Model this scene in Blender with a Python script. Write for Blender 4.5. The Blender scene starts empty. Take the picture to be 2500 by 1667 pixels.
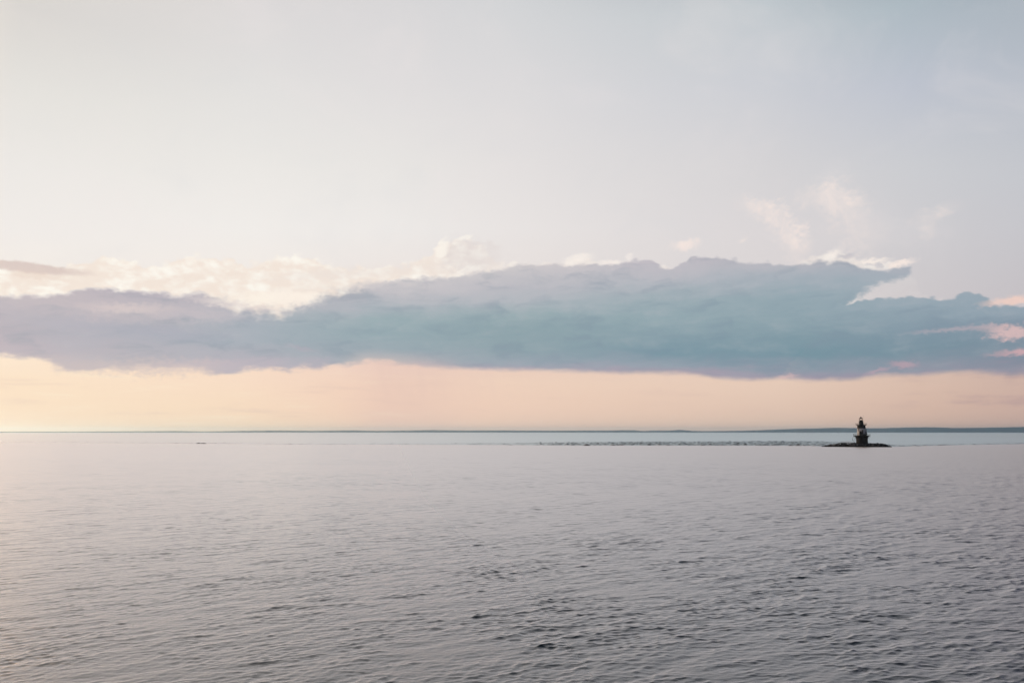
import bpy, bmesh, math, random
import numpy as np
from mathutils import Vector, Matrix, noise as mnoise

S = bpy.context.scene
COL = S.collection
RND = random.Random(7)

# ------------------------------------------------------------------ camera
W0, H0, F = 2500.0, 1667.0, 1944.0          # size of the photograph and focal length in its pixels
CAM_H = 10.5
PITCH = math.atan((1054.0 - H0/2)/F)
cam = bpy.data.cameras.new('camera')
cam.sensor_fit = 'HORIZONTAL'; cam.sensor_width = 36.0
cam.lens = 36.0*F/W0
cam.clip_start = 0.5; cam.clip_end = 90000
camo = bpy.data.objects.new('camera', cam); COL.objects.link(camo)
camo.location = (0, 0, CAM_H)
camo.rotation_euler = (math.pi/2 + PITCH, 0, 0)
S.camera = camo

def ray(px, py):                              # world direction seen at a point of the photograph
    x = (px - W0/2)/F; u = (H0/2 - py)/F
    c, s = math.cos(PITCH), math.sin(PITCH)
    v = Vector((x, c - s*u, s + c*u)); return v.normalized()
def azel(px, py):
    d = ray(px, py); return math.degrees(math.atan2(d.x, d.y)), math.degrees(math.asin(d.z))
def ground(px, py, z=0.0):
    d = ray(px, py); t = (z - CAM_H)/d.z
    return d.x*t, d.y*t

S.view_settings.view_transform = 'Standard'
S.view_settings.look = 'None'
S.view_settings.gamma = 1.0
S.view_settings.exposure = 0.0
S.view_settings.use_curve_mapping = False
S.render.engine = 'CYCLES'
S.cycles.max_bounces = 6
S.cycles.volume_bounces = 1

SUN_AZ, SUN_EL = -56.0, 15.0                  # low sun behind the cloud edge, out of frame on the left

# ------------------------------------------------------------------ node helper
class E:                                      # a node socket with arithmetic
    nt = None
    def __init__(s, sock): s.s = sock
    @staticmethod
    def m(op, *a, clamp=False):
        n = E.nt.nodes.new('ShaderNodeMath'); n.operation = op; n.use_clamp = clamp
        for i, v in enumerate(a):
            if isinstance(v, E): E.nt.links.new(v.s, n.inputs[i])
            else: n.inputs[i].default_value = float(v)
        return E(n.outputs[0])
    def __add__(a, b): return E.m('ADD', a, b)
    __radd__ = __add__
    def __sub__(a, b): return E.m('SUBTRACT', a, b)
    def __rsub__(a, b): return E.m('SUBTRACT', b, a)
    def __mul__(a, b): return E.m('MULTIPLY', a, b)
    __rmul__ = __mul__
    def __truediv__(a, b): return E.m('DIVIDE', a, b)
def emax(a, b): return E.m('MAXIMUM', a, b)
def emin(a, b): return E.m('MINIMUM', a, b)
def step(x, lo, hi):                          # smooth 0..1 between lo and hi
    n = E.nt.nodes.new('ShaderNodeMapRange'); n.interpolation_type = 'SMOOTHSTEP'
    E.nt.links.new(x.s, n.inputs['Value'])
    n.inputs['From Min'].default_value = lo; n.inputs['From Max'].default_value = hi
    if hi < lo:
        n.inputs['From Min'].default_value = hi; n.inputs['From Max'].default_value = lo
        n.inputs['To Min'].default_value = 1; n.inputs['To Max'].default_value = 0
    return E(n.outputs[0])
def lin(x, lo, hi):
    n = E.nt.nodes.new('ShaderNodeMapRange')
    E.nt.links.new(x.s, n.inputs['Value'])
    n.inputs['From Min'].default_value = lo; n.inputs['From Max'].default_value = hi
    return E(n.outputs[0])
def combine(x, y, z=0.0):
    n = E.nt.nodes.new('ShaderNodeCombineXYZ')
    for i, v in enumerate((x, y, z)):
        if isinstance(v, E): E.nt.links.new(v.s, n.inputs[i])
        else: n.inputs[i].default_value = v
    return E(n.outputs[0])
def noise(vec, scale, detail=4, rough=.5, dist=0.0):
    n = E.nt.nodes.new('ShaderNodeTexNoise')
    if vec is not None: E.nt.links.new(vec.s, n.inputs['Vector'])
    n.inputs['Scale'].default_value = scale; n.inputs['Detail'].default_value = detail
    n.inputs['Roughness'].default_value = rough; n.inputs['Distortion'].default_value = dist
    return E(n.outputs[0])
def voro(vec, scale, detail=0):
    n = E.nt.nodes.new('ShaderNodeTexVoronoi'); n.feature = 'SMOOTH_F1'
    E.nt.links.new(vec.s, n.inputs['Vector']); n.inputs['Scale'].default_value = scale
    n.inputs['Detail'].default_value = detail; n.inputs['Smoothness'].default_value = .6
    return E(n.outputs['Distance'])
def lin_rgb(c):
    def f(v):
        v = v/255.0
        return v/12.92 if v <= .04045 else ((v + .055)/1.055)**2.4
    return tuple(f(v) for v in c) + (1.0,)
def mixc(fac, a, b):
    n = E.nt.nodes.new('ShaderNodeMix'); n.data_type = 'RGBA'; n.clamp_factor = True
    for sock, v in ((n.inputs[0], fac), (n.inputs[6], a), (n.inputs[7], b)):
        if isinstance(v, E): E.nt.links.new(v.s, sock)
        elif isinstance(v, (int, float)): sock.default_value = v
        else: sock.default_value = lin_rgb(v)
    return E(n.outputs[2])
def curve(x, pts):                            # pts in degrees (azimuth, value); azimuth +-70, value 0..30
    n = E.nt.nodes.new('ShaderNodeFloatCurve')
    c = n.mapping.curves[0]
    P = sorted(((a + 70)/140, v/30) for a, v in pts)
    c.points[0].location = P[0]; c.points[1].location = P[-1]
    for p in P[1:-1]: c.points.new(*p)
    for p in c.points: p.handle_type = 'AUTO_CLAMPED'
    n.mapping.use_clip = False
    n.mapping.update()
    E.nt.links.new(((x + 70.0)/140.0).s, n.inputs['Value'])
    return E(n.outputs[0])*30.0
def grid(az, el, cols, lo=-2.0, hi=60.0):     # colour by direction: one ramp over elevation per azimuth
    out = None; prev = None
    f = lin(el, lo, hi)
    for a, stops in cols:
        n = E.nt.nodes.new('ShaderNodeValToRGB'); r = n.color_ramp; r.interpolation = 'LINEAR'
        st = sorted(stops)
        for i, (e, c) in enumerate(st):
            p = (e - lo)/(hi - lo)
            if i < 2: el_ = r.elements[i]; el_.position = p
            else: el_ = r.elements.new(p)
            el_.color = lin_rgb(c)
        E.nt.links.new(f.s, n.inputs[0]); c = E(n.outputs[0])
        out = c if out is None else mixc(step(az, prev, a) if False else lin(az, prev, a), out, c)
        prev = a
    return out

# ------------------------------------------------------------------ world: evening sky with clouds
world = bpy.data.worlds.new('World'); S.world = world; world.use_nodes = True
nt = world.node_tree; nt.nodes.clear(); E.nt = nt
tc = nt.nodes.new('ShaderNodeTexCoord')
sx = nt.nodes.new('ShaderNodeSeparateXYZ'); nt.links.new(tc.outputs['Generated'], sx.inputs[0])
X, Y, Z = (E(sx.outputs[i]) for i in range(3))
AZ = E.m('ARCTAN2', X, Y)*57.29578
EL = E.m('ARCSINE', Z)*57.29578

def col_at(px, stops):                        # colour stops given at heights of the photograph
    a = azel(px, 700)[0] + (1.6 if px == 2500 else 0)
    return a, [(azel(px, y)[1], c) for y, c in stops]
hi_front = [(34, (160, 164, 170)), (41, (108, 114, 124)), (50, (60, 68, 82)), (60, (40, 48, 62))]
C = []
C.append((-180, [(-2, (120, 128, 138)), (6, (138, 146, 158)), (20, (120, 132, 150)), (60, (60, 72, 92))]))
C.append((-90, [(-2, (235, 205, 175)), (6, (238, 214, 190)), (20, (225, 212, 196)), (36, (218, 202, 184)), (60, (110, 108, 112))]))
def fc(px, stops, k=1.0, top=None):
    a, st = col_at(px, stops)
    tp = top or hi_front
    st += [(e, tuple(v*k for v in c)) for e, c in tp]
    return a, st
C.append((-47, [(-2, (440, 335, 235)), (6, (450, 345, 245)), (20, (440, 345, 255)), (45, (400, 320, 240)), (65, (180, 155, 140))]))
C.append((-35.5, [(-2, (249, 221, 190)), (4, (251, 226, 199)), (8, (246, 232, 216)), (16, (240, 233, 226)), (30, (217, 211, 204)), (45, (216, 204, 190)), (60, (125, 120, 122))]))
C.append(fc(0,    [(1060, (247, 221, 192)), (1040, (250, 222, 192)), (930, (251, 226, 198)), (875, (252, 230, 206)), (760, (246, 236, 226)), (560, (240, 235, 231)), (400, (236, 232, 228)), (200, (228, 225, 220)), (0, (217, 213, 209))], 1.0, [(34, (226, 216, 204)), (48, (214, 202, 188)), (62, (120, 118, 122))]))
C.append(fc(600,  [(1060, (250, 221, 190)), (1040, (252, 222, 190)), (930, (250, 222, 198)), (880, (249, 222, 201)), (760, (244, 234, 226)), (560, (241, 237, 233)), (400, (235, 232, 228)), (200, (226, 224, 222)), (0, (219, 216, 216))], 1.0, [(34, (218, 212, 205)), (48, (196, 188, 180)), (62, (100, 102, 110))]))
C.append(fc(950,  [(1060, (246, 206, 182)), (1040, (247, 208, 184)), (930, (242, 209, 190)), (880, (238, 208, 195)), (760, (238, 226, 220)), (560, (238, 234, 231)), (400, (232, 229, 226)), (200, (224, 221, 221)), (0, (217, 215, 216))], 1.0, [(34, (210, 206, 202)), (46, (172, 170, 168)), (60, (80, 86, 96))]))
C.append(fc(1250, [(1060, (243, 207, 184)), (1040, (244, 208, 185)), (930, (241, 211, 190)), (880, (234, 205, 191)), (760, (232, 222, 217)), (560, (233, 228, 226)), (400, (228, 224, 223)), (200, (220, 218, 219)), (0, (211, 212, 214))], 1.0, [(34, (196, 194, 194)), (44, (148, 148, 152)), (58, (64, 72, 84))]))
C.append(fc(1900, [(1060, (226, 193, 172)), (1040, (229, 197, 176)), (930, (233, 205, 186)), (880, (228, 203, 190)), (760, (220, 213, 212)), (560, (219, 214, 215)), (400, (213, 211, 213)), (200, (204, 206, 212)), (0, (193, 200, 205))], 1.0, [(33, (150, 158, 168)), (42, (80, 88, 102)), (58, (34, 42, 56))]))
C.append(fc(2250, [(1060, (214, 179, 162)), (1040, (218, 183, 164)), (930, (220, 191, 174)), (880, (214, 190, 178)), (760, (206, 200, 202)), (560, (207, 205, 208)), (400, (204, 205, 209)), (200, (190, 195, 206)), (0, (174, 186, 194))], 1.0, [(32, (118, 130, 144)), (39, (56, 66, 84)), (58, (24, 32, 48))]))
C.append(fc(2500, [(1060, (200, 164, 150)), (1040, (205, 171, 158)), (930, (205, 176, 165)), (880, (198, 174, 168)), (760, (196, 190, 194)), (560, (198, 197, 202)), (400, (196, 198, 204)), (200, (184, 190, 200)), (0, (172, 181, 190))], 1.0, [(31, (104, 118, 140)), (34, (50, 62, 88)), (42, (26, 36, 56)), (58, (18, 26, 42))]))
C.append((36.5, [(-2, (130, 116, 126)), (3, (112, 106, 122)), (6, (84, 92, 118)), (14, (66, 78, 108)), (24, (42, 54, 82)), (36, (24, 34, 54)), (60, (16, 24, 40))]))
C.append((45, [(-2, (90, 88, 100)), (6, (76, 84, 104)), (20, (56, 68, 92)), (36, (34, 44, 64)), (60, (20, 28, 42))]))
C.append((65, [(-2, (80, 82, 94)), (6, (72, 80, 98)), (20, (52, 64, 86)), (60, (20, 28, 42))]))
C.append((95, [(-2, (110, 112, 120)), (6, (108, 116, 128)), (20, (84, 96, 112)), (60, (40, 52, 70))]))
C.append((180, [(-2, (120, 128, 138)), (6, (138, 146, 158)), (20, (120, 132, 150)), (60, (60, 72, 92))]))
base = grid(AZ, EL, C)

# common coordinates for the cloud texture (degrees, stretched sideways)
V1 = combine(AZ, EL*1.6)
n_big = noise(V1, .16, 3, .5) - .5
n_mid = noise(V1, .55, 6, .6) - .5
n_puff = voro(V1 + E(combine(0, 0).s) if False else V1, .9, 2.0)
n_fine = noise(V1, 2.2, 5, .62) - .5
V2 = combine(AZ, EL*6.0)
n_str = noise(V2, .22, 5, .55) - .5

def T(*pts): return [azel(x, y) for x, y in pts]
def ext(pts, lo, hi): return [(-69, lo), (pts[0][0]-8, lo)] + pts + [(pts[-1][0]+8, hi), (69, hi)]

topA = T((0, 706), (80, 711), (186, 701), (229, 695), (330, 701), (372, 705), (436, 711), (468, 706), (510, 711), (560, 718), (610, 727), (680, 730), (740, 718), (790, 700), (840, 684), (904, 674), (1064, 668), (1170, 655), (1250, 640), (1356, 635), (1463, 638), (1569, 628), (1643, 643), (1675, 624), (1728, 619), (1835, 630), (1967, 632), (2063, 626), (2100, 646), (2153, 650), (2225, 642))
topB = T((0, 780), (1900, 760), (2050, 735), (2110, 722), (2153, 722), (2207, 718), (2260, 716), (2313, 718), (2350, 704), (2403, 706), (2418, 730), (2446, 736), (2500, 740))
botA = T((0, 850), (2000, 800), (2100, 722), (2153, 697), (2200, 680), (2225, 671))
bot = T((0, 876), (100, 884), (150, 900), (186, 911), (229, 915), (282, 906), (320, 908), (350, 900), (372, 910), (425, 903), (478, 908), (585, 912), (690, 906), (787, 903), (830, 900), (862, 893), (904, 888), (984, 893), (1064, 900), (1250, 905), (1383, 908), (1516, 911), (1622, 914), (1702, 917), (1755, 926), (1835, 930), (1914, 926), (1994, 930), (2100, 926), (2153, 920), (2233, 917), (2313, 912), (2420, 914), (2500, 920))
cA = curve(AZ, ext(topA, 10, 10)); cB = curve(AZ, ext(topB, 8.5, 9.5))
cAb = curve(AZ, [(-69, 1), (azel(1700, 800)[0], 1.5), (azel(2000, 800)[0], 6.0)] + botA[2:] + [(69, 11)]); cBt = curve(AZ, ext(bot, 4.5, 4.0))
edge = n_puff*-.42 + n_mid*.30 + n_fine*.14 + .15
right_end = azel(2225, 650)[0]
dip = step(AZ, azel(470, 700)[0], azel(600, 700)[0])*step(AZ, azel(1000, 700)[0], azel(800, 700)[0])
lobeA = step((cA + edge*(dip*1.6 + 1.0) - EL)/(dip*3.5 + 1.0), -.07, .18)*step(EL - cAb + n_mid*1.3 + n_fine*.6, -.25, .45)*step(AZ + n_mid*.7, right_end + .12, right_end - .10)
lobeB = step(cB + edge - EL, -.05, .16)*step(AZ, azel(1500, 800)[0], azel(2000, 800)[0])
lobes = emax(lobeA, lobeB)
soft = step(AZ, 0.0, 22.0)
n_und = noise(combine(AZ, EL*2.6), .42, 5, .58) - .5
leftsoft = step(AZ, -4.0, -12.0)
veil = step(AZ, azel(800, 900)[0], azel(900, 900)[0])*step(AZ, azel(1180, 900)[0], azel(1000, 900)[0])
body = lobes*step(EL - cBt + n_und*(leftsoft*1.0 + .55) + n_fine*.12 - leftsoft*.1, -.16, .34)*(1.0 - veil*step(EL - cBt, 1.3, -.2)*.45)

# colours inside the long cloud bank
def cc(px, st):
    a, s = col_at(px, st); return a, s
K = [(-90, [(4, (196, 182, 184)), (9, (200, 188, 192)), (13, (215, 205, 202))]),
 cc(0,    [(890, (210, 192, 190)), (850, (196, 182, 188)), (800, (190, 180, 186)), (750, (196, 186, 191)), (712, (202, 190, 192))]),
 cc(300,  [(915, (205, 190, 189)), (875, (190, 183, 188)), (820, (178, 178, 187)), (790, (186, 182, 188)), (755, (202, 190, 193)), (715, (190, 181, 188))]),
 cc(620,  [(910, (196, 184, 190)), (880, (184, 180, 188)), (830, (168, 177, 185)), (790, (173, 179, 187)), (760, (186, 185, 192)), (715, (190, 182, 188))]),
 cc(900,  [(905, (180, 170, 182)), (875, (162, 172, 180)), (820, (151, 171, 177)), (780, (158, 177, 181)), (745, (178, 184, 190)), (715, (202, 197, 200)), (680, (221, 213, 211))]),
 cc(1250, [(908, (178, 165, 178)), (885, (157, 167, 177)), (850, (144, 165, 171)), (800, (141, 164, 170)), (770, (154, 174, 178)), (735, (184, 188, 193)), (700, (193, 191, 196)), (650, (212, 206, 206))]),
 cc(1600, [(915, (176, 160, 173)), (893, (150, 160, 172)), (860, (120, 150, 162)), (825, (136, 160, 169)), (780, (148, 170, 176)), (735, (158, 175, 181)), (690, (185, 188, 194)), (640, (201, 194, 199))]),
 cc(1950, [(930, (165, 152, 168)), (905, (146, 154, 168)), (870, (112, 146, 158)), (830, (127, 154, 164)), (780, (143, 165, 173)), (720, (150, 170, 178)), (670, (172, 180, 188)), (640, (188, 187, 193))]),
 cc(2250, [(925, (160, 148, 164)), (895, (143, 150, 163)), (850, (118, 144, 157)), (800, (134, 155, 167)), (740, (152, 169, 179)), (700, (166, 177, 186)), (645, (172, 177, 186))]),
 cc(2500, [(925, (178, 156, 165)), (890, (128, 136, 152)), (855, (126, 142, 156)), (800, (132, 148, 163)), (745, (148, 165, 177)), (700, (160, 172, 182))]),
 (70, [(4, (80, 88, 100)), (10, (86, 96, 108)), (14, (90, 100, 112))])]
# let the colours drift with the streaks of the cloud
ELd = EL + n_str*1.3 + n_mid*.9
cl = grid(AZ + n_big*6.0, ELd, K, 2.0, 18.0)
shade = n_mid*.20 + n_str*.16 + n_fine*.08
n_fold = noise(combine(AZ + n_mid*3.0, EL*3.2 + n_mid*2.0), .30, 6, .60, .5) - .5
cl = mixc(step(shade + n_fold*.6, -.02, .25)*.17, cl, (214, 206, 209))
cl = mixc(step(shade*.6 + n_fold, .02, -.22)*.34, cl, (122, 141, 158))
top_lit = step(cA + edge - EL, 1.5, .0)*step(n_puff + n_fine*.6, .52, .25)
cl = mixc(top_lit*.28, cl, (226, 216, 214))

def blob(px, py, rx, ry, rot=0.0, lo=1.15, hi=.45, warp=.9, src=None):
    a, e = azel(px, py); kx = 1/(57.3/F)     # px per degree, roughly
    rx, ry = rx/kx, ry/kx
    dx = AZ - a + (src or n_mid)*warp*2.2*max(rx, .5)*.5; dy = EL - e + n_fine*warp*2.0*max(ry, .3) + n_mid*warp*1.1*ry
    c, s = math.cos(math.radians(rot)), math.sin(math.radians(rot))
    u = (dx*c + dy*s)*(1/rx); v = (dy*c - dx*s)*(1/ry)
    r = E.m('SQRT', u*u + v*v)
    return step(r, lo, hi)

sky = base
n_cir = noise(combine(AZ + n_big*4, EL*1.3), .09, 5, .62, .6) - .5
sky = mixc(step(n_cir, .0, .2)*step(EL, 8.0, 14.0)*.16, sky, (240, 231, 229))
sky = mixc(step(n_cir, .0, -.2)*step(EL, 8.0, 14.0)*.10, sky, (205, 208, 214))
# thin veils high on the right
wisp = noise(combine(AZ*1.0, EL*.8), .35, 7, .68, 1.2)
wm = step(wisp, .38, .66)
for px, py, rx, ry, rot, k in ((1862, 512, 62, 20, -25, .55), (1905, 548, 26, 42, 15, .6), (1945, 598, 30, 46, 5, .75), (2010, 470, 62, 26, 15, .42), (2050, 505, 44, 42, -35, .5), (2085, 560, 60, 60, -20, .22), (2285, 520, 52, 14, 12, .33), (2262, 548, 18, 32, 10, .3), (1668, 600, 34, 13, 4, .85), (1815, 585, 12, 5, 20, .6)):
    sky = mixc(blob(px, py, rx*1.15, ry*1.15, rot, 1.3, .1, 1.1)*(wm*.75 + .25)*(k*1.3), sky, (248, 232, 224))
# sunlit cumulus tops behind the bank, left to centre
ctop = T((0, 632), (120, 640), (200, 630), (232, 614), (290, 611), (340, 632), (400, 636), (432, 612), (480, 612), (560, 620), (600, 634), (640, 622), (700, 614), (760, 618), (790, 634), (850, 640), (930, 642), (960, 636), (1000, 630), (1045, 618), (1065, 590), (1085, 578), (1140, 572), (1165, 580), (1195, 604), (1235, 628), (1300, 632), (1380, 622), (1420, 618), (1460, 630), (1540, 634), (1900, 640), (2000, 612), (2050, 606), (2090, 622), (2150, 632), (2200, 630), (2226, 634), (2240, 700), (2400, 722), (2440, 718), (2500, 720))
cT = curve(AZ, ext(ctop, 12.0, 9.3))
puff2 = voro(combine(AZ*1.0 + n_mid*.6, EL*1.35 + n_mid*.6), 1.25, 2.5)
e2 = puff2*-.62 + n_mid*.55 + n_fine*.35 + .26
dens = step(cT + e2 - EL, -.05, .32)*step(EL, 7.0, 8.0)*(1.0 - step(AZ, azel(2060, 700)[0], azel(2110, 700)[0])*step(EL - cA, -.1, -.35)*.85)
leftm = step(AZ, azel(1330, 600)[0], azel(1180, 600)[0])
hole = noise(combine(AZ*.8, EL*1.9), .55, 7, .60, .3)
lum = step(hole + puff2*-.22, .20, .52)
cream = mixc(lum, (238, 227, 219), (253, 247, 238))
leftbright = mixc(step(AZ, 10.0, -18.0), cream, mixc(lum, (243, 228, 215), (255, 250, 240)))
sky = mixc(dens*(.86 - .30*step(AZ, azel(1000, 600)[0], azel(1200, 600)[0])), sky, leftbright)
# the tall grey-white tower near the centre: bright left rim, soft body
tw = blob(1145, 625, 84, 48, 0, 1.15, .45, .9)
sky = mixc(tw*(.45 + lum*-.3 + step(n_puff, .2, .6)*.2), sky, (225, 216, 213))
rim = blob(1078, 612, 18, 34, -25, 1.1, .4, .8)
sky = mixc(rim*.8, sky, (253, 246, 236))
rim2 = blob(1135, 580, 26, 6, 12, 1.1, .4, .8)
sky = mixc(rim2*.6, sky, (252, 246, 237))
# small mauve bar at the far left
sky = mixc(blob(60, 652, 135, 13, -1, 1.1, .5, .45)*.8, sky, (213, 193, 186))
sky = mixc(blob(90, 672, 70, 10, -3, 1.1, .3, .9)*.45, sky, (230, 208, 194))
# bright line along the top edge of the bank
glow = lobes*step(cA + edge - EL, .32, .02)*step(AZ, azel(1500, 640)[0], azel(600, 640)[0])
# rain veil under the bank
sky = mixc(step(AZ + n_str*3, azel(820, 960)[0], azel(960, 960)[0])*step(AZ + n_str*2, azel(1200, 960)[0], azel(1010, 960)[0])*step(EL, 7.0, 5.0)*.30, sky, (228, 196, 184))
# faint streaks of cloud in the warm strip
n_low = noise(combine(AZ, EL*9.0), .13, 6, .6, .3) - .5
sky = mixc(step(n_low, .02, .22)*step(EL, 6.0, 3.0)*step(EL, .3, 1.2)*.30, sky, (224, 192, 178))
sky = mixc(step(n_low, -.02, -.22)*step(EL, 5.5, 3.0)*step(AZ, 8.0, -25.0)*.35, sky, (255, 238, 212))
sky = mixc(step(AZ, azel(2050, 960)[0], azel(2450, 960)[0])*step(n_str + n_mid*.3, -.02, .22)*step(EL, 4.6, 3.2)*step(EL, .9, 1.8)*.5, sky, (182, 152, 152))
n_rain = noise(combine(AZ*2.2 + EL*.5, EL*.25), .5, 4, .6) - .5
sky = mixc(step(n_rain, -.05, .22)*step(AZ, azel(760, 960)[0], azel(900, 960)[0])*step(AZ, azel(1400, 960)[0], azel(1150, 960)[0])*step(EL, 1.0, 3.5)*step(EL, 7.0, 5.5)*.16, sky, (224, 192, 182))
cl = mixc(.12, cl, (146, 152, 170))
sky = mixc(body, sky, cl)
sky = mixc(glow*.7, sky, (246, 237, 230))
# warm gap and lighter folds inside the bank
for px, py, rx, ry, rot, k, c in ((380, 895, 150, 20, 2, .6, (208, 192, 190)), (330, 805, 220, 17, -3, .45, (172, 172, 185)), (600, 885, 180, 12, 3, .4, (196, 182, 190)), (560, 742, 120, 10, -6, .6, (222, 210, 208)), (850, 668, 190, 16, 6, .55, (236, 226, 219)),
    (655, 728, 105, 17, 4, .95, (253, 243, 230)), (720, 725, 60, 22, 0, .8, (252, 240, 228)), (800, 700, 120, 13, 6, .5, (240, 228, 218)),
    (310, 752, 95, 11, 2, .6, (220, 205, 202)), (500, 770, 80, 16, 0, .45, (205, 194, 198)), (735, 850, 34, 6, -14, .3, (196, 178, 188)),
    (2330, 804, 85, 5, 2, .5, (196, 178, 184)), (2470, 810, 60, 15, -6, .85, (222, 190, 188)), (2500, 858, 58, 7, 4, .8, (214, 172, 176)), (2205, 890, 30, 8, -6, .6, (196, 162, 172)), (2140, 905, 26, 4, 14, .5, (200, 165, 175)),
    (1925, 918, 26, 5, 4, .5, (225, 190, 186)), (2480, 732, 60, 8, 3, .9, (240, 208, 196)), (2130, 638, 34, 7, 0, .8, (252, 240, 230)), (2200, 642, 36, 7, 6, .8, (252, 236, 226)), (2035, 620, 24, 9, 25, .7, (250, 240, 232)), (1410, 634, 40, 12, 12, .8, (250, 241, 233)), (1490, 640, 30, 6, 0, .7, (248, 238, 231)), (1535, 628, 10, 9, 30, .6, (247, 238, 232)), (2062, 625, 20, 6, 0, .6, (186, 184, 192))):
    sky = mixc(blob(px, py, rx*1.15, ry*1.2, rot, 1.25, .15, 1.1)*k, sky, c)

# glow of the sun outside the frame, and the physical sky added faintly under everything
sd = Vector((math.sin(math.radians(SUN_AZ))*math.cos(math.radians(SUN_EL)), math.cos(math.radians(SUN_AZ))*math.cos(math.radians(SUN_EL)), math.sin(math.radians(SUN_EL))))
dt = X*sd.x + Y*sd.y + Z*sd.z
g1 = step(dt, math.cos(math.radians(20)), 1.0)
n = nt.nodes.new('ShaderNodeMix'); n.data_type = 'RGBA'; n.blend_type = 'ADD'; n.clamp_factor = False
nt.links.new((g1*9.0).s, n.inputs[0]); nt.links.new(sky.s, n.inputs[6]); n.inputs[7].default_value = (1.0, .74, .48, 1)
st = nt.nodes.new('ShaderNodeTexSky'); st.sky_type = 'NISHITA'; st.sun_disc = False
st.sun_elevation = math.radians(SUN_EL); st.sun_rotation = math.radians(SUN_AZ)
n2 = nt.nodes.new('ShaderNodeMix'); n2.data_type = 'RGBA'; n2.blend_type = 'ADD'; n2.clamp_factor = False
n2.inputs[0].default_value = .0004
nt.links.new(n.outputs[2], n2.inputs[6]); nt.links.new(st.outputs[0], n2.inputs[7])
bg = nt.nodes.new('ShaderNodeBackground'); bg.inputs[1].default_value = 1.0
nt.links.new(n2.outputs[2], bg.inputs[0])
wo = nt.nodes.new('ShaderNodeOutputWorld'); nt.links.new(bg.outputs[0], wo.inputs[0])
world.cycles.sampling_method = 'MANUAL'; world.cycles.sample_map_resolution = 1024

sun = bpy.data.lights.new('sun', 'SUN'); sun.energy = 0.3; sun.angle = math.radians(10); sun.color = (1, .82, .62)
suno = bpy.data.objects.new('sun', sun); COL.objects.link(suno)
suno.rotation_euler = (-sd).to_track_quat('-Z', 'Y').to_euler()

# ------------------------------------------------------------------ materials
def mat(name):
    m = bpy.data.materials.new(name); m.use_nodes = True; t = m.node_tree
    return m, t, t.nodes['Principled BSDF']
def paint(name, c, rough=.6, var=.35, scale=3.0, spec=.3, metallic=0.0):
    m, t, b = mat(name)
    tcn = t.nodes.new('ShaderNodeTexCoord'); nz = t.nodes.new('ShaderNodeTexNoise')
    nz.inputs['Scale'].default_value = scale; nz.inputs['Detail'].default_value = 6
    t.links.new(tcn.outputs['Object'], nz.inputs['Vector'])
    r = t.nodes.new('ShaderNodeValToRGB'); t.links.new(nz.outputs[0], r.inputs[0])
    r.color_ramp.elements[0].position = .3; r.color_ramp.elements[1].position = .7
    r.color_ramp.elements[0].color = tuple(v*(1-var) for v in c) + (1,)
    r.color_ramp.elements[1].color = tuple(min(1, v*(1+var*.5)) for v in c) + (1,)
    t.links.new(r.outputs[0], b.inputs['Base Color'])
    b.inputs['Roughness'].default_value = rough; b.inputs['Specular IOR Level'].default_value = spec
    b.inputs['Metallic'].default_value = metallic
    bp = t.nodes.new('ShaderNodeBump'); bp.inputs['Strength'].default_value = .3; bp.inputs['Distance'].default_value = .02
    t.links.new(nz.outputs[0], bp.inputs['Height']); t.links.new(bp.outputs[0], b.inputs['Normal'])
    return m
M = {}
M['brown'] = paint('brown_paint', (.008, .0065, .007), .7, .4, 2.0, .15)
M['black'] = paint('black_paint', (.006, .0065, .009), .6, .3, 2.0, .15)
M['white'] = paint('white_paint', (.31, .32, .37), .6, .18, 1.2)
M['rail'] = paint('rail_paint', (.10, .10, .11), .6, .3)
M['galv'] = paint('galvanised_steel', (.60, .62, .64), .5, .2)
M['rust'] = paint('weathered_iron', (.03, .04, .042), .7, .4)
M['rock'] = paint('dark_granite', (.020, .021, .026), .85, .6, .8, .2)
M['rockl'] = paint('grey_granite', (.12, .125, .14), .85, .5, .8, .2)
M['conc'] = paint('weathered_concrete', (.16, .16, .155), .85, .4, .9, .2)
M['pane'] = paint('dark_window_glass', (.012, .013, .02), .15, .1, 1, .5)
g, t, b = mat('lantern_glass')
tr = t.nodes.new('ShaderNodeBsdfTransparent'); tr.inputs[0].default_value = (.97, .97, .96, 1)
gl = t.nodes.new('ShaderNodeBsdfGlossy'); gl.inputs['Roughness'].default_value = .03
fr = t.nodes.new('ShaderNodeFresnel'); fr.inputs[0].default_value = 1.3
mx = t.nodes.new('ShaderNodeMixShader')
t.links.new(fr.outputs[0], mx.inputs[0]); t.links.new(tr.outputs[0], mx.inputs[1]); t.links.new(gl.outputs[0], mx.inputs[2])
t.links.new(mx.outputs[0], t.nodes['Material Output'].inputs[0]); M['glass'] = g
m, t, b = mat('hazy_shore')
b.inputs['Roughness'].default_value = .95; b.inputs['Specular IOR Level'].default_value = .1
E.nt = t
tcn = t.nodes.new('ShaderNodeTexCoord')
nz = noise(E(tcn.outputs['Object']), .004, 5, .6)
t.links.new(mixc(step(nz, .35, .65), (6, 66, 104), (18, 80, 112)).s, b.inputs['Base Color'])  # blue of the distance haze put into the shore's own colour
M['hill'] = m

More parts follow.
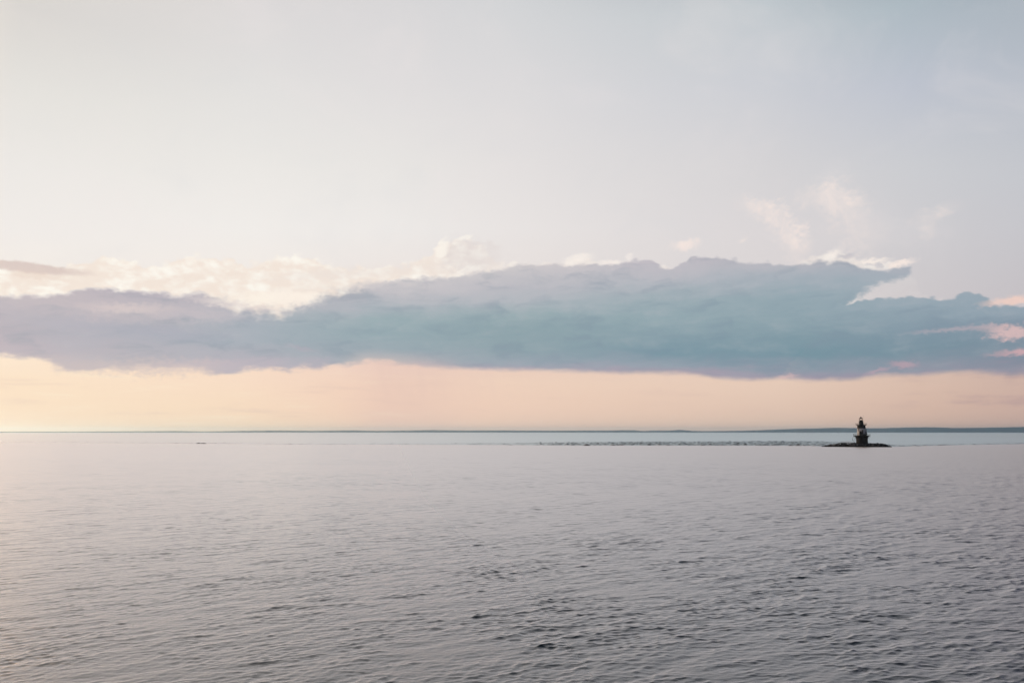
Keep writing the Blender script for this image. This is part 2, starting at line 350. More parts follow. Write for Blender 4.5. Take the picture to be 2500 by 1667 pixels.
# water
WATER_P = 2.35
m, t, b = mat('sea_water'); E.nt = t
t.nodes.remove(b)
at = t.nodes.new('ShaderNodeAttribute'); at.attribute_name = 'micro'
ash = t.nodes.new('ShaderNodeAttribute'); ash.attribute_name = 'cloud_tint'; CTINT = E(ash.outputs['Fac'])
geo = t.nodes.new('ShaderNodeNewGeometry'); P = E(geo.outputs['Position'])
mp = t.nodes.new('ShaderNodeMapping'); mp.inputs['Rotation'].default_value = (0, 0, math.radians(30)); mp.inputs['Scale'].default_value = (.6, 1.5, 1)
t.links.new(P.s, mp.inputs[0])
w1 = noise(E(mp.outputs[0]), 5.0, 4, .62, .4)
w2 = noise(E(mp.outputs[0]), 11.0, 3, .6, .3)
bp = t.nodes.new('ShaderNodeBump'); bp.inputs['Strength'].default_value = 1.0; bp.inputs['Distance'].default_value = 1.0
t.links.new((w1*.024 + w2*.008).s, bp.inputs['Height'])
fr = t.nodes.new('ShaderNodeFresnel'); fr.inputs['IOR'].default_value = 1.34
t.links.new(bp.outputs[0], fr.inputs['Normal'])
F_ = E(fr.outputs[0])
refl = 1.0 - E.m('POWER', 1.0 - F_, WATER_P)
gl = t.nodes.new('ShaderNodeBsdfGlossy'); gl.distribution = 'MULTI_GGX'
t.links.new(mixc(CTINT, (251, 249, 251), (230, 243, 248)).s, gl.inputs['Color'])   # teal of reflected cloud put into the colour beyond the rip
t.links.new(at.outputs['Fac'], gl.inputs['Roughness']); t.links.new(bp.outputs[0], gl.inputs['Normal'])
df = t.nodes.new('ShaderNodeBsdfDiffuse'); df.inputs[0].default_value = (.008, .022, .028, 1)
mx = t.nodes.new('ShaderNodeMixShader'); t.links.new(refl.s, mx.inputs[0]); t.links.new(df.outputs[0], mx.inputs[1]); t.links.new(gl.outputs[0], mx.inputs[2])
t.links.new(mx.outputs[0], t.nodes['Material Output'].inputs[0])
M['water'] = m

# ------------------------------------------------------------------ object helpers
def tag(o, label=None, cat=None, group=None, kind=None):
    for k, v in (('label', label), ('category', cat), ('group', group), ('kind', kind)):
        if v: o[k] = v
    return o
def obj(name, bm, m, parent=None, smooth=False):
    me = bpy.data.meshes.new(name); bm.to_mesh(me); bm.free()
    if smooth:
        for p in me.polygons: p.use_smooth = True
    for mm in (m if isinstance(m, (list, tuple)) else [m]): me.materials.append(mm)
    o = bpy.data.objects.new(name, me); COL.objects.link(o)
    if parent: o.parent = parent
    return o
def empty(name, loc, rz=0):
    o = bpy.data.objects.new(name, None); COL.objects.link(o); o.location = loc; o.rotation_euler = (0, 0, rz)
    o.empty_display_size = 1; return o
def add_box(bm, c, s, rz=0, ry=0):
    mt = Matrix.Translation(c) @ Matrix.Rotation(rz, 4, 'Z') @ Matrix.Rotation(ry, 4, 'Y') @ Matrix.Diagonal((*s, 1))
    bmesh.ops.create_cube(bm, size=1, matrix=mt)
def add_tube(bm, a, b, r, seg=8):
    a, b = Vector(a), Vector(b); d = b - a
    mt = Matrix.Translation((a+b)/2) @ d.to_track_quat('Z', 'Y').to_matrix().to_4x4()
    bmesh.ops.create_cone(bm, segments=seg, radius1=r, radius2=r, depth=d.length, cap_ends=True, matrix=mt)
def add_lathe(bm, prof, seg=48, closed=False):   # prof: list of (r, z)
    rings = []
    for r, z in prof:
        if r < 1e-4: rings.append([bm.verts.new((0, 0, z))]*seg)
        else: rings.append([bm.verts.new((r*math.cos(2*math.pi*i/seg), r*math.sin(2*math.pi*i/seg), z)) for i in range(seg)])
    prs = list(zip(rings, rings[1:]))
    if closed: prs.append((rings[-1], rings[0]))
    for A, B in prs:
        for i in range(seg):
            j = (i+1) % seg
            v = []
            for q in (A[i], A[j], B[j], B[i]):
                if q not in v: v.append(q)
            if len(v) > 2: bm.faces.new(v)
def lathe(name, prof, m, parent, seg=48, closed=False, smooth=False):
    bm = bmesh.new(); add_lathe(bm, prof, seg, closed)
    bmesh.ops.recalc_face_normals(bm, faces=bm.faces)
    return obj(name, bm, m, parent, smooth)
def railing(name, r, z, h, posts, rails, m, parent, pr=.04, gap=None):
    bm = bmesh.new()
    for i in range(posts):
        a = 2*math.pi*i/posts
        add_tube(bm, (r*math.cos(a), r*math.sin(a), z), (r*math.cos(a), r*math.sin(a), z+h), pr, 6)
    for k in range(rails):
        zz = z + h*(k+1)/rails; n_ = 48
        for i in range(n_):
            a, c = 2*math.pi*i/n_, 2*math.pi*(i+1)/n_
            add_tube(bm, (r*math.cos(a), r*math.sin(a), zz), (r*math.cos(c), r*math.sin(c), zz), pr*.8, 6)
    return obj(name, bm, m, parent)

# ------------------------------------------------------------------ sea
def build_sea():
    rng = np.random.RandomState(11)
    ratio = 1.0017
    rs = [0.05, 5.0, 10.0, 14.0, 18.0, 21.0, 23.0, 24.5]
    while rs[-1] < 1250: rs.append(rs[-1]*ratio)
    q = ratio
    while rs[-1] < 22000:
        q = min(q*1.002, 1.03); rs.append(rs[-1]*q)
    rs = np.array(rs, dtype=np.float64)
    dense = np.linspace(-39, 39, 820)
    left = -39 - np.cumsum(np.linspace(.12, 5.0, 40)); left = left[left > -178]
    az = np.concatenate([left[::-1], dense, -left[::-1][::-1]]); az = np.radians(np.sort(az))
    nr, na = len(rs), len(az)
    R = rs[:, None]; A = az[None, :]
    x0 = (R*np.sin(A)).astype(np.float32); y0 = (R*np.cos(A)).astype(np.float32)
    dr = np.gradient(rs); da = np.gradient(az)
    cell = np.maximum(dr[:, None], R*da[None, :]).astype(np.float32)
    # slow patchiness of the wind
    def lownoise(x, y, L, seed, n=14):
        r_ = np.random.RandomState(seed); o = np.zeros_like(x)
        for i in range(n):
            k = 2*np.pi/(L*np.exp(r_.uniform(-.7, .7))); th = r_.uniform(0, 2*np.pi)
            o += np.sin(x*np.float32(k*np.cos(th)) + y*np.float32(k*np.sin(th)) + np.float32(r_.uniform(0, 6.28)))
        return o/np.sqrt(n/2)
    gust = 1 + .20*lownoise(x0, y0, 14, 3) + .20*lownoise(x0*.8 - y0*.6, x0*1.2 + y0*1.6, 5.5, 8, 20)*np.clip(1.3 - R/260, 0, 1) + .14*lownoise(x0*.5, y0, 60, 4)
    ruf = np.clip((np.degrees(A) + 8)/36, 0, 1)*(1 - .6*np.clip((R - 550)/400, 0, 1))   # the wind ruffles the right-hand side more
    gust = (np.clip(gust, .3, 2.1)*(.80 + .20*np.clip((np.degrees(A) + 30)/25, 0, 1) + .46*ruf)).astype(np.float32)
    # tide rip beyond the lighthouse: choppy band, polar edges following the photograph
    azd = np.degrees(az)
    def edge(pts):
        p = [(azel(x, y)[0], CAM_H/math.tan(-math.radians(azel(x, y)[1]))) for x, y in pts]
        return np.interp(azd, [a for a, _ in p], [r for _, r in p])
    near = edge([(0, 1079.5), (420, 1082), (700, 1084.5), (1200, 1086), (1400, 1087.5), (1700, 1087.6), (1960, 1088), (2040, 1090.5), (2200, 1090), (2350, 1086), (2500, 1083.5)])
    far = edge([(0, 1077), (420, 1079), (700, 1081.5), (1200, 1081), (1400, 1079), (1700, 1077.5), (1960, 1076.5), (2040, 1078), (2200, 1086), (2350, 1083.5), (2500, 1081)])
    amp = np.interp(azd, [azel(x, 1080)[0] for x in (0, 420, 900, 1250, 1450, 1950, 2060, 2250, 2500)], [.4, .5, .4, .55, .9, .9, .6, .55, .55])
    jn = lownoise(x0, y0, 30, 9)*6
    rip = np.clip((R + jn - near[None, :])/8, 0, 1)*np.clip((far[None, :] + jn*2 - R)/40, 0, 1)*amp[None, :]
    for ya, yb, xs, s in ((1065.0, 1067.2, ((0, 0), (1400, .0), (1600, .35), (2100, .4), (2300, .9), (2500, 1.0)), .9), (1070.5, 1072.0, ((1200, 0), (1500, .35), (2500, .3)), .8), (1078, 1079.3, ((2080, 0), (2200, .5), (2350, .2), (2500, .4)), .8)):
        rn = edge([(0, yb), (2500, yb)]); rf = edge([(0, ya), (2500, ya)])
        am = np.interp(azd, [azel(x, 1070)[0] for x, _ in xs], [v for _, v in xs])
        rip = np.maximum(rip, np.clip((R + jn*3 - rn[None, :])/30, 0, 1)*np.clip((rf[None, :] + jn*3 - R)/50, 0, 1)*am[None, :]*s)
    beyond = np.clip((R - near[None, :])/10, 0, 1)
    rip = rip.astype(np.float32)
    hz = np.zeros_like(x0); dx = np.zeros_like(x0); dy = np.zeros_like(x0); unres = np.zeros_like(x0)
    NW = 150
    lam = np.exp(rng.uniform(np.log(.15), np.log(4.5), NW)); lam.sort()
    main = math.radians(-56)                  # crests run up to the right as seen from the camera
    for i, L in enumerate(lam):
        k = 2*np.pi/L
        th = main + rng.normal(0, .32 if L > 1.2 else .5)
        s = .0170*(1.0 if L < .6 else (.6/L)**.72)      # slope amplitude of this component
        s *= (1.15 if 0.2 < L < .6 else 1.0)
        vis_rows = rs < 9e9
        cmin = cell.min(axis=1)
        rows = np.where(cmin < L/2.4)[0]
        r1 = rows.max() + 1 if len(rows) else 0
        w = np.clip((L/cell[:r1] - 2.4)/1.6, 0, 1)
        a_w = (s/k)*w*gust[:r1] if L < 4 else (s/k)*w
        ph = x0[:r1]*np.float32(k*math.cos(th)) + y0[:r1]*np.float32(k*math.sin(th)) + np.float32(rng.uniform(0, 6.28))
        sn, cs = np.sin(ph), np.cos(ph)
        hz[:r1] += a_w*cs
        dx[:r1] -= 1.1*a_w*sn*np.float32(math.cos(th)); dy[:r1] -= 1.1*a_w*sn*np.float32(math.sin(th))
        unres += s*s*.5
        unres[:r1] -= (s*s*.5)*w*w
    # standing chop of the rip
    sel = rip > .01
    xr, yr = x0[sel], y0[sel]; h2 = np.zeros_like(xr)
    for i in range(60):
        L = math.exp(rng.uniform(math.log(3.0), math.log(8))); k = 2*np.pi/L; th = rng.uniform(-math.pi, math.pi) if i % 3 == 0 else math.radians(-90) + rng.normal(0, .5)
        h2 += np.cos(xr*np.float32(k*math.cos(th)) + yr*np.float32(k*math.sin(th)) + np.float32(rng.uniform(0, 6.28)))*np.float32(.054/k)
    h2 = h2 + np.abs(h2)*.6
    hz[sel] += h2*rip[sel]
    unres = np.clip(unres, 0, None)
    mss = unres*(.13 + .62*ruf) + .0009 + .008*ruf*ruf + .0022*beyond + .012*rip
    micro = np.clip((2*mss)**.25, .05, .7).astype(np.float32)
    co = np.empty((nr, na, 3), dtype=np.float32)
    co[..., 0] = x0 + dx; co[..., 1] = y0 + dy; co[..., 2] = hz
    i0 = np.arange(nr-1)[:, None]*na + np.arange(na)[None, :]
    i1 = np.arange(nr-1)[:, None]*na + (np.arange(na)[None, :] + 1) % na
    quads = np.stack([i0, i1, i1 + na, i0 + na], axis=-1).reshape(-1, 4).astype(np.int32)
    me = bpy.data.meshes.new('water')
    me.vertices.add(nr*na); me.vertices.foreach_set('co', co.ravel())
    me.loops.add(len(quads)*4); me.loops.foreach_set('vertex_index', quads.ravel())
    me.polygons.add(len(quads)); me.polygons.foreach_set('loop_start', np.arange(0, len(quads)*4, 4, dtype=np.int32))
    me.polygons.foreach_set('use_smooth', np.ones(len(quads), dtype=bool))
    me.update(calc_edges=True)
    a_ = me.attributes.new('micro', 'FLOAT', 'POINT'); a_.data.foreach_set('value', micro.ravel())
    b_ = me.attributes.new('cloud_tint', 'FLOAT', 'POINT'); b_.data.foreach_set('value', (beyond*np.clip((np.degrees(A) + 22)/30, .15, 1)).astype(np.float32).ravel())  # where the reflected cloud colour is painted in, stronger to the right
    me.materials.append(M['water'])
    o = bpy.data.objects.new('water', me); COL.objects.link(o); tag(o, kind='structure')
    print('sea verts', nr*na)
build_sea()

# ------------------------------------------------------------------ far shore
def build_hills():
    pts = [(-600, 1053.6), (0, 1053.4), (200, 1052.9), (433, 1051.8), (505, 1053.0), (560, 1051.9), (663, 1050.4), (765, 1051.3), (857, 1050.0), (918, 1051.4), (990, 1050.6), (1061, 1049.4), (1130, 1050.6), (1200, 1050.1), (1330, 1050.9), (1420, 1050.6), (1500, 1050.4), (1515, 1049.8), (1548, 1049.8), (1570, 1051.8), (1590, 1050.6), (1640, 1050.5), (1660, 1048.8), (1690, 1051.4), (1720, 1052.0), (1800, 1051.2), (1850, 1050.0), (1900, 1047.8), (1960, 1046.2), (2050, 1044.0), (2080, 1044.6), (2150, 1045.2), (2210, 1043.2), (2265, 1042.6), (2300, 1043.2), (2330, 1044.6), (2400, 1043.8), (2500, 1041.8), (2700, 1040), (3200, 1040), (3900, 1044)]
    D = 16000.0
    bm = bmesh.new(); nx = 620
    a0, a1 = azel(-600, 1052)[0], azel(3900, 1052)[0]
    xs = [azel(x, y)[0] for x, y in pts]; hs = [CAM_H + D*math.tan(math.radians(azel(x, y)[1])) for x, y in pts]
    prof = [(-1400, 0), (-1300, .12), (-800, .55), (-300, .92), (0, 1.0), (500, .8), (1600, .3), (2400, 0)]
    rows = []
    for i in range(nx+1):
        a = a0 + (a1-a0)*i/nx; h = float(np.interp(a, xs, hs))
        h = max(h, 2) * (1 if 3 < i < nx-3 else .1)
        r = []
        for j, (d, k) in enumerate(prof):
            nn = mnoise.fractal(Vector((a*1.6, d*.004, 3.1)), 1.0, 2.0, 5)
            dd = D + d + 250*mnoise.noise(Vector((a*.9, 5.0, 0)))
            z = h*k*(1 + .10*nn*(1 if k < 1 else .25)) if k > 0 else -.6
            ar = math.radians(a)
            r.append(bm.verts.new((dd*math.sin(ar), dd*math.cos(ar), z)))
        rows.append(r)
    for A_, B_ in zip(rows, rows[1:]):
        for j in range(len(prof)-1): bm.faces.new((A_[j], B_[j], B_[j+1], A_[j+1]))
    bmesh.ops.recalc_face_normals(bm, faces=bm.faces)
    o = obj('hills', bm, M['hill'], smooth=True); tag(o, kind='structure')
build_hills()

# ------------------------------------------------------------------ the lighthouse and its rocks
LX, LY = ground(2105.2, 1090.5)
LD = math.hypot(LX, LY)
LAZ = math.atan2(LX, LY)
axis = LY*math.cos(PITCH) - CAM_H*math.sin(PITCH)
PX = axis/F                                    # metres per photo pixel at the lighthouse
RZ = -LAZ                                      # local +x runs to the right in the photo, local -y faces the camera
print('lighthouse', LX, LY, 'm/px', PX)
Zp = lambda zy: (1090.5 - (1000 + zy/12.38))*PX       # height from the enlarged crop
Rp = lambda dz: dz/12.38*PX

lh = empty('lighthouse', (LX, LY, 0), RZ)
tag(lh, 'dark cast iron lighthouse with white middle band standing on a low rock island', 'lighthouse')
lathe('foundation_ring', [(Rp(185), -1.5), (Rp(185), Zp(1062)), (Rp(180), Zp(1050)), (Rp(166), Zp(1048))], M['conc'], lh)
zg = Zp(785)                                   # gallery floor
cs = lathe('caisson', [(Rp(166), Zp(1060)), (Rp(166), Zp(1005)), (Rp(169), Zp(1003)), (Rp(169), Zp(996)), (Rp(165), Zp(994)), (Rp(164), Zp(900)), (Rp(165), Zp(870)), (Rp(169), Zp(845)), (Rp(178), Zp(825)), (Rp(196), Zp(808)), (Rp(212), zg - .12), (0, zg - .12)], M['brown'], lh, 64)
bm = bmesh.new()                              # iron plate seams of the caisson
for k in range(1, 6):
    z = Zp(1000) + (Zp(850) - Zp(1000))*k/6
    add_lathe(bm, [(Rp(165)+.02, z-.05), (Rp(166)+.05, z-.04), (Rp(166)+.05, z+.04), (Rp(165)+.02, z+.05)], 64)
obj('plate_seams', bm, M['black'], cs)
g1_ = lathe('lower_gallery', [(0, zg - .12), (Rp(238), zg - .12), (Rp(238), zg + .16), (0, zg + .16)], M['brown'], lh, 64)
railing('railing', Rp(232), zg + .16, 1.05, 26, 3, M['rail'], g1_, .035)
# gallery brackets
for i in range(16):
    a = 2*math.pi*(i+.5)/16; bm = bmesh.new()
    ca, sa = math.cos(a), math.sin(a)
    add_tube(bm, (Rp(166)*ca, Rp(166)*sa, Zp(868)), (Rp(222)*ca, Rp(222)*sa, zg - .14), .07, 6)
    obj('bracket', bm, M['brown'], g1_)
# tower: white band then dark upper part
rt0, rt1 = Rp(131), Rp(119)
zb, zw, zu = zg + .16, Zp(565), Zp(470)
rr = lambda z: rt0 + (rt1 - rt0)*(z - zb)/(zw - zb)
lathe('white_band', [(rt0, zb), (rt1, zw)], M['white'], lh, 64)
up = lathe('upper_tower', [(rt1 + .02, zw), (rt1 + .05, zw + .02), (rt1 + .05, zw + .2), (rt1, zw + .22), (Rp(114), Zp(500)), (Rp(120), Zp(486)), (Rp(134), Zp(472)), (Rp(142), zu + .05), (0, zu + .05)], M['brown'], lh, 64)
zg2 = Zp(463)
g2_ = lathe('upper_gallery', [(0, zg2 - .1), (Rp(151), zg2 - .1), (Rp(151), zg2 + .12), (0, zg2 + .12)], M['black'], lh, 48)
railing('railing', Rp(148), zg2 + .12, .98, 20, 3, M['rail'], g2_, .03)
for i in range(8):                            # short ornamental posts that stand out on the rail ends
    a = 2*math.pi*i/8; bm = bmesh.new()
    add_tube(bm, (Rp(149)*math.cos(a), Rp(149)*math.sin(a), zg2+.1), (Rp(153)*math.cos(a), Rp(153)*math.sin(a), zg2 + 1.22), .055, 8)
    bmesh.ops.create_icosphere(bm, subdivisions=1, radius=.1, matrix=Matrix.Translation((Rp(153)*math.cos(a), Rp(153)*math.sin(a), zg2 + 1.28)))
    obj('rail_post', bm, M['black'], g2_)
z3 = Zp(368)
wr = lathe('watch_room', [(Rp(68), zg2 + .12), (Rp(61), z3 - .1), (Rp(66), z3 - .04), (0, z3 - .04)], M['black'], lh, 40)
for a in (math.radians(-90), math.radians(0), math.radians(180)):
    r = Rp(65); bm = bmesh.new()
    bmesh.ops.create_cone(bm, segments=20, radius1=.26, radius2=.26, depth=.08, cap_ends=True, matrix=Matrix.Translation((r*math.cos(a), r*math.sin(a), (zg2+z3)/2+.2)) @ Matrix.Rotation(a, 4, 'Z') @ Matrix.Rotation(math.pi/2, 4, 'Y'))
    pw = obj('porthole', bm, M['pane'], wr)
g3_ = lathe('lantern_gallery', [(0, z3 - .04), (Rp(76), z3 - .04), (Rp(76), z3 + .08), (0, z3 + .08)], M['black'], lh, 40)
railing('railing', Rp(74), z3 + .08, .85, 12, 2, M['rail'], g3_, .02)
zl0, zl1 = Zp(316), Zp(272)
lan = lathe('lantern', [(Rp(50), z3 + .08), (Rp(50), zl0), (0, zl0)], M['black'], lh, 10)
for i in range(10):
    a = 2*math.pi*i/10; bm = bmesh.new()
    add_tube(bm, (Rp(49)*math.cos(a), Rp(49)*math.sin(a), zl0), (Rp(49)*math.cos(a), Rp(49)*math.sin(a), zl1), .028, 6)
    obj('glazing_bar', bm, M['black'], lan)
lathe('glass', [(Rp(47), zl0 + .01), (Rp(47), zl1)], M['glass'], lan, 10)
lathe('beacon', [(0, zl0 + .01), (.12, zl0 + .02), (.12, zl0 + .25), (.17, zl0 + .3), (.17, zl0 + .62), (0, zl0 + .68)], M['galv'], lan, 16)
rf = lathe('roof', [(Rp(44), zl1), (Rp(56), zl1 - .04), (Rp(57), zl1 + .05), (Rp(44), Zp(257)), (Rp(26), Zp(243)), (Rp(14), Zp(232)), (Rp(11), Zp(226)), (0, Zp(225))], M['black'], lh, 30)
bm = bmesh.new()
bmesh.ops.create_icosphere(bm, subdivisions=2, radius=.24, matrix=Matrix.Translation((0, 0, Zp(222))))
add_tube(bm, (0, 0, Zp(222)), (0, 0, Zp(196)), .05, 8)
obj('finial', bm, M['black'], rf)
bm = bmesh.new()
ax, ay = Rp(50), Rp(-30)
add_tube(bm, (ax, ay, z3 + .1), (ax + .35, ay, Zp(180)), .03, 6)
add_tube(bm, (ax + .12, ay, Zp(186)), (ax + .75, ay, Zp(182)), .03, 6)
add_tube(bm, (ax + .2, ay, Zp(206)), (ax + .52, ay, Zp(203)), .025, 6)
obj('antenna', bm, M['rail'], lh)

def on_wall(name, dx, za, zb_, w, depth, m, parent, r_of, lift=.03):
    # a panel on the camera side of the round wall, dx = offset to the right (metres)
    zc = (za + zb_)/2; r = r_of(zc); a = math.asin(max(-1, min(1, dx/r)))
    bm = bmesh.new()
    add_box(bm, (math.sin(a)*(r + lift), -math.cos(a)*(r + lift), zc), (w, depth, zb_ - za), a)
    return obj(name, bm, m, parent)
# windows of the white band and of the upper part
w_ = on_wall('window', Rp(-73), Zp(643), Zp(568), .62, .14, M['pane'], lh, rr, -.01)
on_wall('sill', Rp(-73), Zp(652), Zp(646), .8, .3, M['brown'], w_, rr, .03)
for dx in (-10, 62):
    w_ = on_wall('window', Rp(dx), Zp(548), Zp(515), .5, .12, M['pane'], lh, lambda z: rt1, -.01)
    on_wall('sill', Rp(dx), Zp(553), Zp(549), .7, .28, M['black'], w_, lambda z: rt1, .03)
dr_ = on_wall('door', Rp(-28), zb, Zp(655), 1.45, .2, M['black'], lh, rr, .05)
on_wall('hood', Rp(-28), Zp(655), Zp(648), 1.75, .7, M['black'], dr_, rr, .2)
# machinery on the lower gallery
bm = bmesh.new()
cx, cy = Rp(-20), -Rp(165)
add_box(bm, (cx, cy, zb + .95), (1.45, 1.0, 1.9)); add_box(bm, (cx, cy, zb + 1.95), (1.6, 1.15, .12))
eq = obj('equipment_cabinet', bm, M['black'], lh)
bm = bmesh.new()
add_tube(bm, (Rp(30), -Rp(160), zb), (Rp(30), -Rp(160), Zp(628)), .33, 14)
add_tube(bm, (Rp(30), -Rp(160), Zp(628)), (Rp(30), -Rp(160), Zp(612)), .42, 14)
obj('fog_horn', bm, M['black'], lh)
bm = bmesh.new()
add_box(bm, (Rp(82), -Rp(165), zb + .42), (1.9, .9, .84)); add_box(bm, (Rp(75), -Rp(165), zb + .98), (.9, .7, .28))
obj('battery_box', bm, M['black'], lh)
bm = bmesh.new()
x_ = Rp(128)
add_tube(bm, (x_ + .1, -Rp(50), Zp(572)), (x_ + .22, -Rp(50), Zp(655)), .13, 10)
add_tube(bm, (x_ + .22, -Rp(50), Zp(655)), (x_ + .28, -Rp(50), zb), .13, 10)
obj('downpipe', bm, M['rust'], lh)
bm = bmesh.new()
add_tube(bm, (x_ - .02, -Rp(70), zb), (x_ - .02, -Rp(70), Zp(675)), .42, 14)
bmesh.ops.create_icosphere(bm, subdivisions=2, radius=.44, matrix=Matrix.Translation((x_ - .02, -Rp(70), Zp(675))) @ Matrix.Diagonal((1, 1, .7, 1)))
add_box(bm, (x_ + .2, -Rp(66), Zp(730)), (.9, .8, 1.0))
obj('water_tank', bm, M['rust'], lh)
bm = bmesh.new()                              # thin pole at the right end of the gallery
add_tube(bm, (Rp(236), 0, zg), (Rp(236), 0, Zp(715)), .03, 6)
obj('pole', bm, M['rail'], g1_)
bm = bmesh.new()                              # braces under the right end
add_tube(bm, (Rp(236), 0, zg - .1), (Rp(200), 0, Zp(890)), .05, 6)
add_tube(bm, (Rp(200), 0, Zp(890)), (Rp(166), 0, Zp(868)), .04, 6)
obj('stay', bm, M['rust'], g1_)
# boat landing ladder and davit under the left end of the gallery
bm = bmesh.new()
A1, A2, A3 = (-Rp(218), 0, zg - .1), (-Rp(262), 0, Zp(905)), (-Rp(205), 0, Zp(1002))
for dy in (-.45, .45):
    pts = [Vector((p[0], dy, p[2])) for p in (A1, (-Rp(250), 0, Zp(845)), A2, A3)]
    for p, q in zip(pts, pts[1:]): add_tube(bm, p, q, .08, 8)
    pts = [Vector((-Rp(192), dy, zg - .1)), Vector((-Rp(188), dy, Zp(860))), Vector((-Rp(200), dy, Zp(950))), Vector((-Rp(205), dy, Zp(1002)))]
    for p, q in zip(pts, pts[1:]): add_tube(bm, p, q, .07, 8)
for k in range(14):
    z = Zp(1000) + (zg - Zp(1000))*k/14
    add_tube(bm, (-Rp(197), -.45, z), (-Rp(197), .45, z), .03, 6)
add_box(bm, (-Rp(262), 0, Zp(908)), (.9, 1.1, .12))
add_tube(bm, A2, (-Rp(196), 0, Zp(905)), .05, 6)
obj('landing_ladder', bm, M['rust'], lh)
bm = bmesh.new()                              # davit arms on the left of the gallery
for dx, h in ((-236, 735), (-206, 742)):
    add_tube(bm, (Rp(dx), -.3, zg), (Rp(dx), -.3, Zp(h)), .045, 8)
add_tube(bm, (Rp(-240), -.3, Zp(738)), (Rp(-170), -.3, Zp(745)), .04, 8)
obj('davit', bm, M['rail'], g1_)

# ---- rock island
def boulder(name, r, seed, m, sz=(1, 1, .7), sub=2):
    bm = bmesh.new(); bmesh.ops.create_icosphere(bm, subdivisions=sub, radius=1)
    rn = random.Random(seed)
    planes = [(Vector((rn.gauss(0, 1), rn.gauss(0, 1), rn.gauss(0, 1))).normalized(), rn.uniform(.55, .85)) for _ in range(9)]
    for v in bm.verts:
        p = v.co.copy()
        for n_, d in planes:
            e = p.dot(n_)
            if e > d: p -= n_*(e - d)
        p *= 1 + .10*mnoise.noise(p*1.7 + Vector((seed, 0, 0)))
        v.co = Vector((p.x*sz[0], p.y*sz[1], p.z*sz[2]))*r
    return obj(name, bm, m)
# height of the island along its length, from the crop: (offset px/12.38 from the tower axis, top y)
tops = [(-1142, 1126), (-1110, 1112), (-1060, 1092), (-1010, 1080), (-960, 1074), (-900, 1062), (-880, 1052), (-850, 1068), (-800, 1058), (-740, 1040), (-690, 1026), (-640, 1014), (-560, 1008), (-400, 1006), (-170, 1006), (0, 1010), (190, 1014), (330, 1018), (420, 1008), (480, 1020), (560, 1022), (590, 1034), (640, 1042), (680, 1070), (720, 1082), (760, 1086), (790, 1104), (802, 1120)]
def top_z(x): return float(np.interp(x, [Rp(a) for a, _ in tops], [(1124 - b_)/12.38*PX for _, b_ in tops]))
bm = bmesh.new()
x0_, x1_ = Rp(-1146), Rp(806); nxx, nyy = 150, 26; rows = []
for i in range(nxx+1):
    x = x0_ + (x1_-x0_)*i/nxx; hh = top_z(x)*.80
    wv = 3.0 + 6.0*math.sqrt(max(0, 1 - ((x - (x0_+x1_)/2)/((x1_-x0_)/2))**2)); r = []
    for j in range(nyy+1):
        u = -1 + 2*j/nyy; p = min(1.0, 1.55*(1 - abs(u))**.8)
        z = hh*p - .5 + .35*mnoise.noise(Vector((x*.9, u*6, 0)))*p
        r.append(bm.verts.new((x + .25*mnoise.noise(Vector((x, u*7, 5))), u*wv*.95, z)))
    rows.append(r)
for A_, B_ in zip(rows, rows[1:]):
    for j in range(nyy): bm.faces.new((A_[j], B_[j], B_[j+1], A_[j+1]))
bmesh.ops.recalc_face_normals(bm, faces=bm.faces)
isl = obj('rock_island', bm, M['rock']); isl.location = (LX, LY, 0); isl.rotation_euler = (0, 0, RZ)
tag(isl, 'low dark rocky island under the lighthouse', 'rock island')
protos = [boulder('boulder', 1.0, s, M['rock'], (1.15, .9, .72)) for s in range(5)] + [boulder('boulder', 1.0, s, M['rockl'], (1.1, 1.0, .68)) for s in range(7, 9)]
used = set()
rotm = Matrix.Rotation(RZ, 4, 'Z'); base_t = Matrix.Translation((LX, LY, 0))
def place(k, x, y, z, r, label='dark angular boulder in the riprap around the lighthouse', group='boulders of the rock island', light=False):
    p = protos[k]
    o = p if k not in used else p.copy()
    if k in used: COL.objects.link(o)
    used.add(k)
    wv = base_t @ rotm @ Vector((x, y, z)); o.location = wv
    o.rotation_euler = (RND.uniform(-.5, .5), RND.uniform(-.5, .5), RND.uniform(0, 6.28)); o.scale = (r,)*3
    tag(o, label, 'boulder', group)
    return o
cnt = 0
for i in range(235):
    x = x0_ + .3 + (x1_-x0_-.6)*((i + RND.random())/235)
    tz = top_z(x); lay = i % 3
    r = RND.uniform(.45, .95)*(1 if tz > 1.0 else .7)
    if abs(x) < Rp(175) and lay == 0: continue
    wv = 3.0 + 6.0*math.sqrt(max(0, 1 - ((x - (x0_+x1_)/2)/((x1_-x0_)/2))**2))
    if lay == 0: y, z = RND.uniform(-.35, .35)*wv, tz - r*.55
    elif lay == 1: y, z = -wv*RND.uniform(.5, .75), tz*.6 - r*.2
    else: y, z = -wv*RND.uniform(.8, .98), .15
    k = RND.choice([0, 1, 2, 3, 4]) if RND.random() < .72 or x < 0 and lay == 2 else RND.choice([5, 6])
    lab = 'grey angular boulder in the riprap around the lighthouse' if k >= 5 else 'dark angular boulder in the riprap around the lighthouse'
    place(k, x, y, z, r, lab, 'grey boulders of the rock island' if k >= 5 else 'dark boulders of the rock island')
    cnt += 1

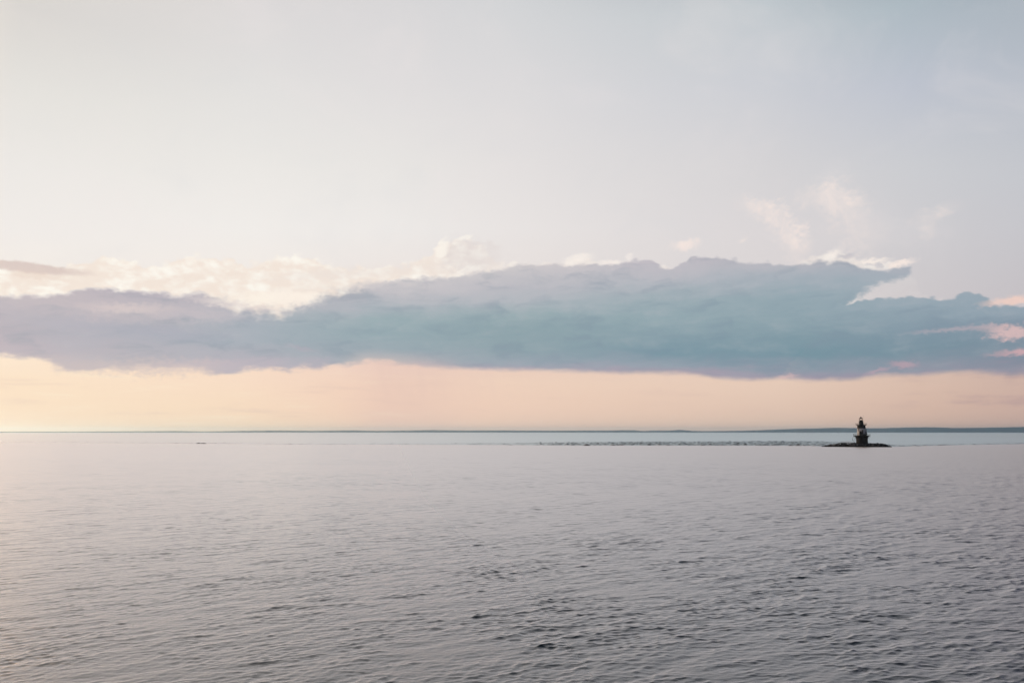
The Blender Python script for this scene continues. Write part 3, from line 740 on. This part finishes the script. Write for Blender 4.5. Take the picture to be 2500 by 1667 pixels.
# walkway railing on the left arm of the rocks
wk = empty('walkway_railing', tuple(base_t @ rotm @ Vector((Rp(-420), -1.0, 0))), RZ)
tag(wk, 'pale thin metal railing of the walkway on the rocks left of the lighthouse', 'railing')
zt = top_z(Rp(-420))
bm = bmesh.new()
for yy in (-.7, .7):
    for zz in (.55, 1.1): add_tube(bm, (Rp(-175), yy, zt + zz), (Rp(165), yy, zt + zz), .045, 6)
obj('rails', bm, M['galv'], wk)
for i in range(12):
    for yy in (-.7, .7):
        bm = bmesh.new(); x = Rp(-175) + Rp(340)*i/11
        add_tube(bm, (x, yy, zt - .6), (x, yy, zt + 1.15 + .15*RND.random()), .05, 6); obj('post', bm, M['galv'], wk)
bm = bmesh.new(); add_box(bm, (0, 0, zt - .02), (Rp(340), 1.5, .12)); obj('deck', bm, M['conc'], wk)
bm = bmesh.new(); add_box(bm, (0, 0, 0), (Rp(105), .12, .34)); add_box(bm, (-.9, .14, -.25), (.1, .1, .8)); add_box(bm, (.9, .14, -.25), (.1, .1, .8))
bo = obj('board', bm, M['galv']); bo.location = base_t @ rotm @ Vector((Rp(-372), -8.6, (1126-1021)/12.38*PX + .2)); bo.rotation_euler = (math.radians(-12), 0, RZ)
tag(bo, 'small pale board lying on the rocks left of the lighthouse base', 'board')
bm = bmesh.new()
add_lathe(bm, [(Rp(190), -1), (Rp(200), 0), (Rp(198), Zp(1084)), (Rp(180), Zp(1080))], 48)

obj('stone_apron', bm, M['conc'], lh)

# ---- lone rocks in the water on the left
def lone(px, py, wpx, hpx, seed, label, m='rock'):
    x, y = ground(px, py); d = math.hypot(x, y)/F
    o = boulder('sea_rock', 1.0, seed, M[m], (wpx*d/2*1.15, wpx*d/2*.8, hpx*d*1.25), 3)
    o.location = (x, y, -.1*hpx*d); o.rotation_euler = (0, 0, -math.atan2(x, y)); tag(o, label, 'rock', 'rocks breaking the surface on the left')
lone(483.5, 1082.4, 8, 2.0, 21, 'low wedge shaped dark rock, left of the rounded one in the water')
lone(497, 1082.6, 11.5, 2.3, 22, 'largest dark rounded rock breaking the water on the left')
lone(517.5, 1082.4, 3, .8, 23, 'tiny dark rock tip just right of the rounded rock')
lone(527, 1082.4, 4, 1.1, 24, 'small dark rock tip farthest right of the sea rocks')
lone(468, 1081.8, 3, .8, 25, 'tiny dark rock tip farthest left of the sea rocks')

# ------------------------------------------------------------------ air
HZ = True
if HZ:
    bm = bmesh.new(); add_box(bm, (0, 0, 62), (50000, 50000, 132))
    hz_m = bpy.data.materials.new('haze'); hz_m.use_nodes = True; t = hz_m.node_tree
    t.nodes.remove(t.nodes['Principled BSDF'])
    pv = t.nodes.new('ShaderNodeVolumePrincipled'); pv.inputs['Color'].default_value = (.66, .86, 1.0, 1)
    pv.inputs['Density'].default_value = 4.0e-5; pv.inputs['Anisotropy'].default_value = .7
    t.links.new(pv.outputs[0], t.nodes['Material Output'].inputs['Volume'])
    o = obj('haze', bm, hz_m); tag(o, kind='stuff')
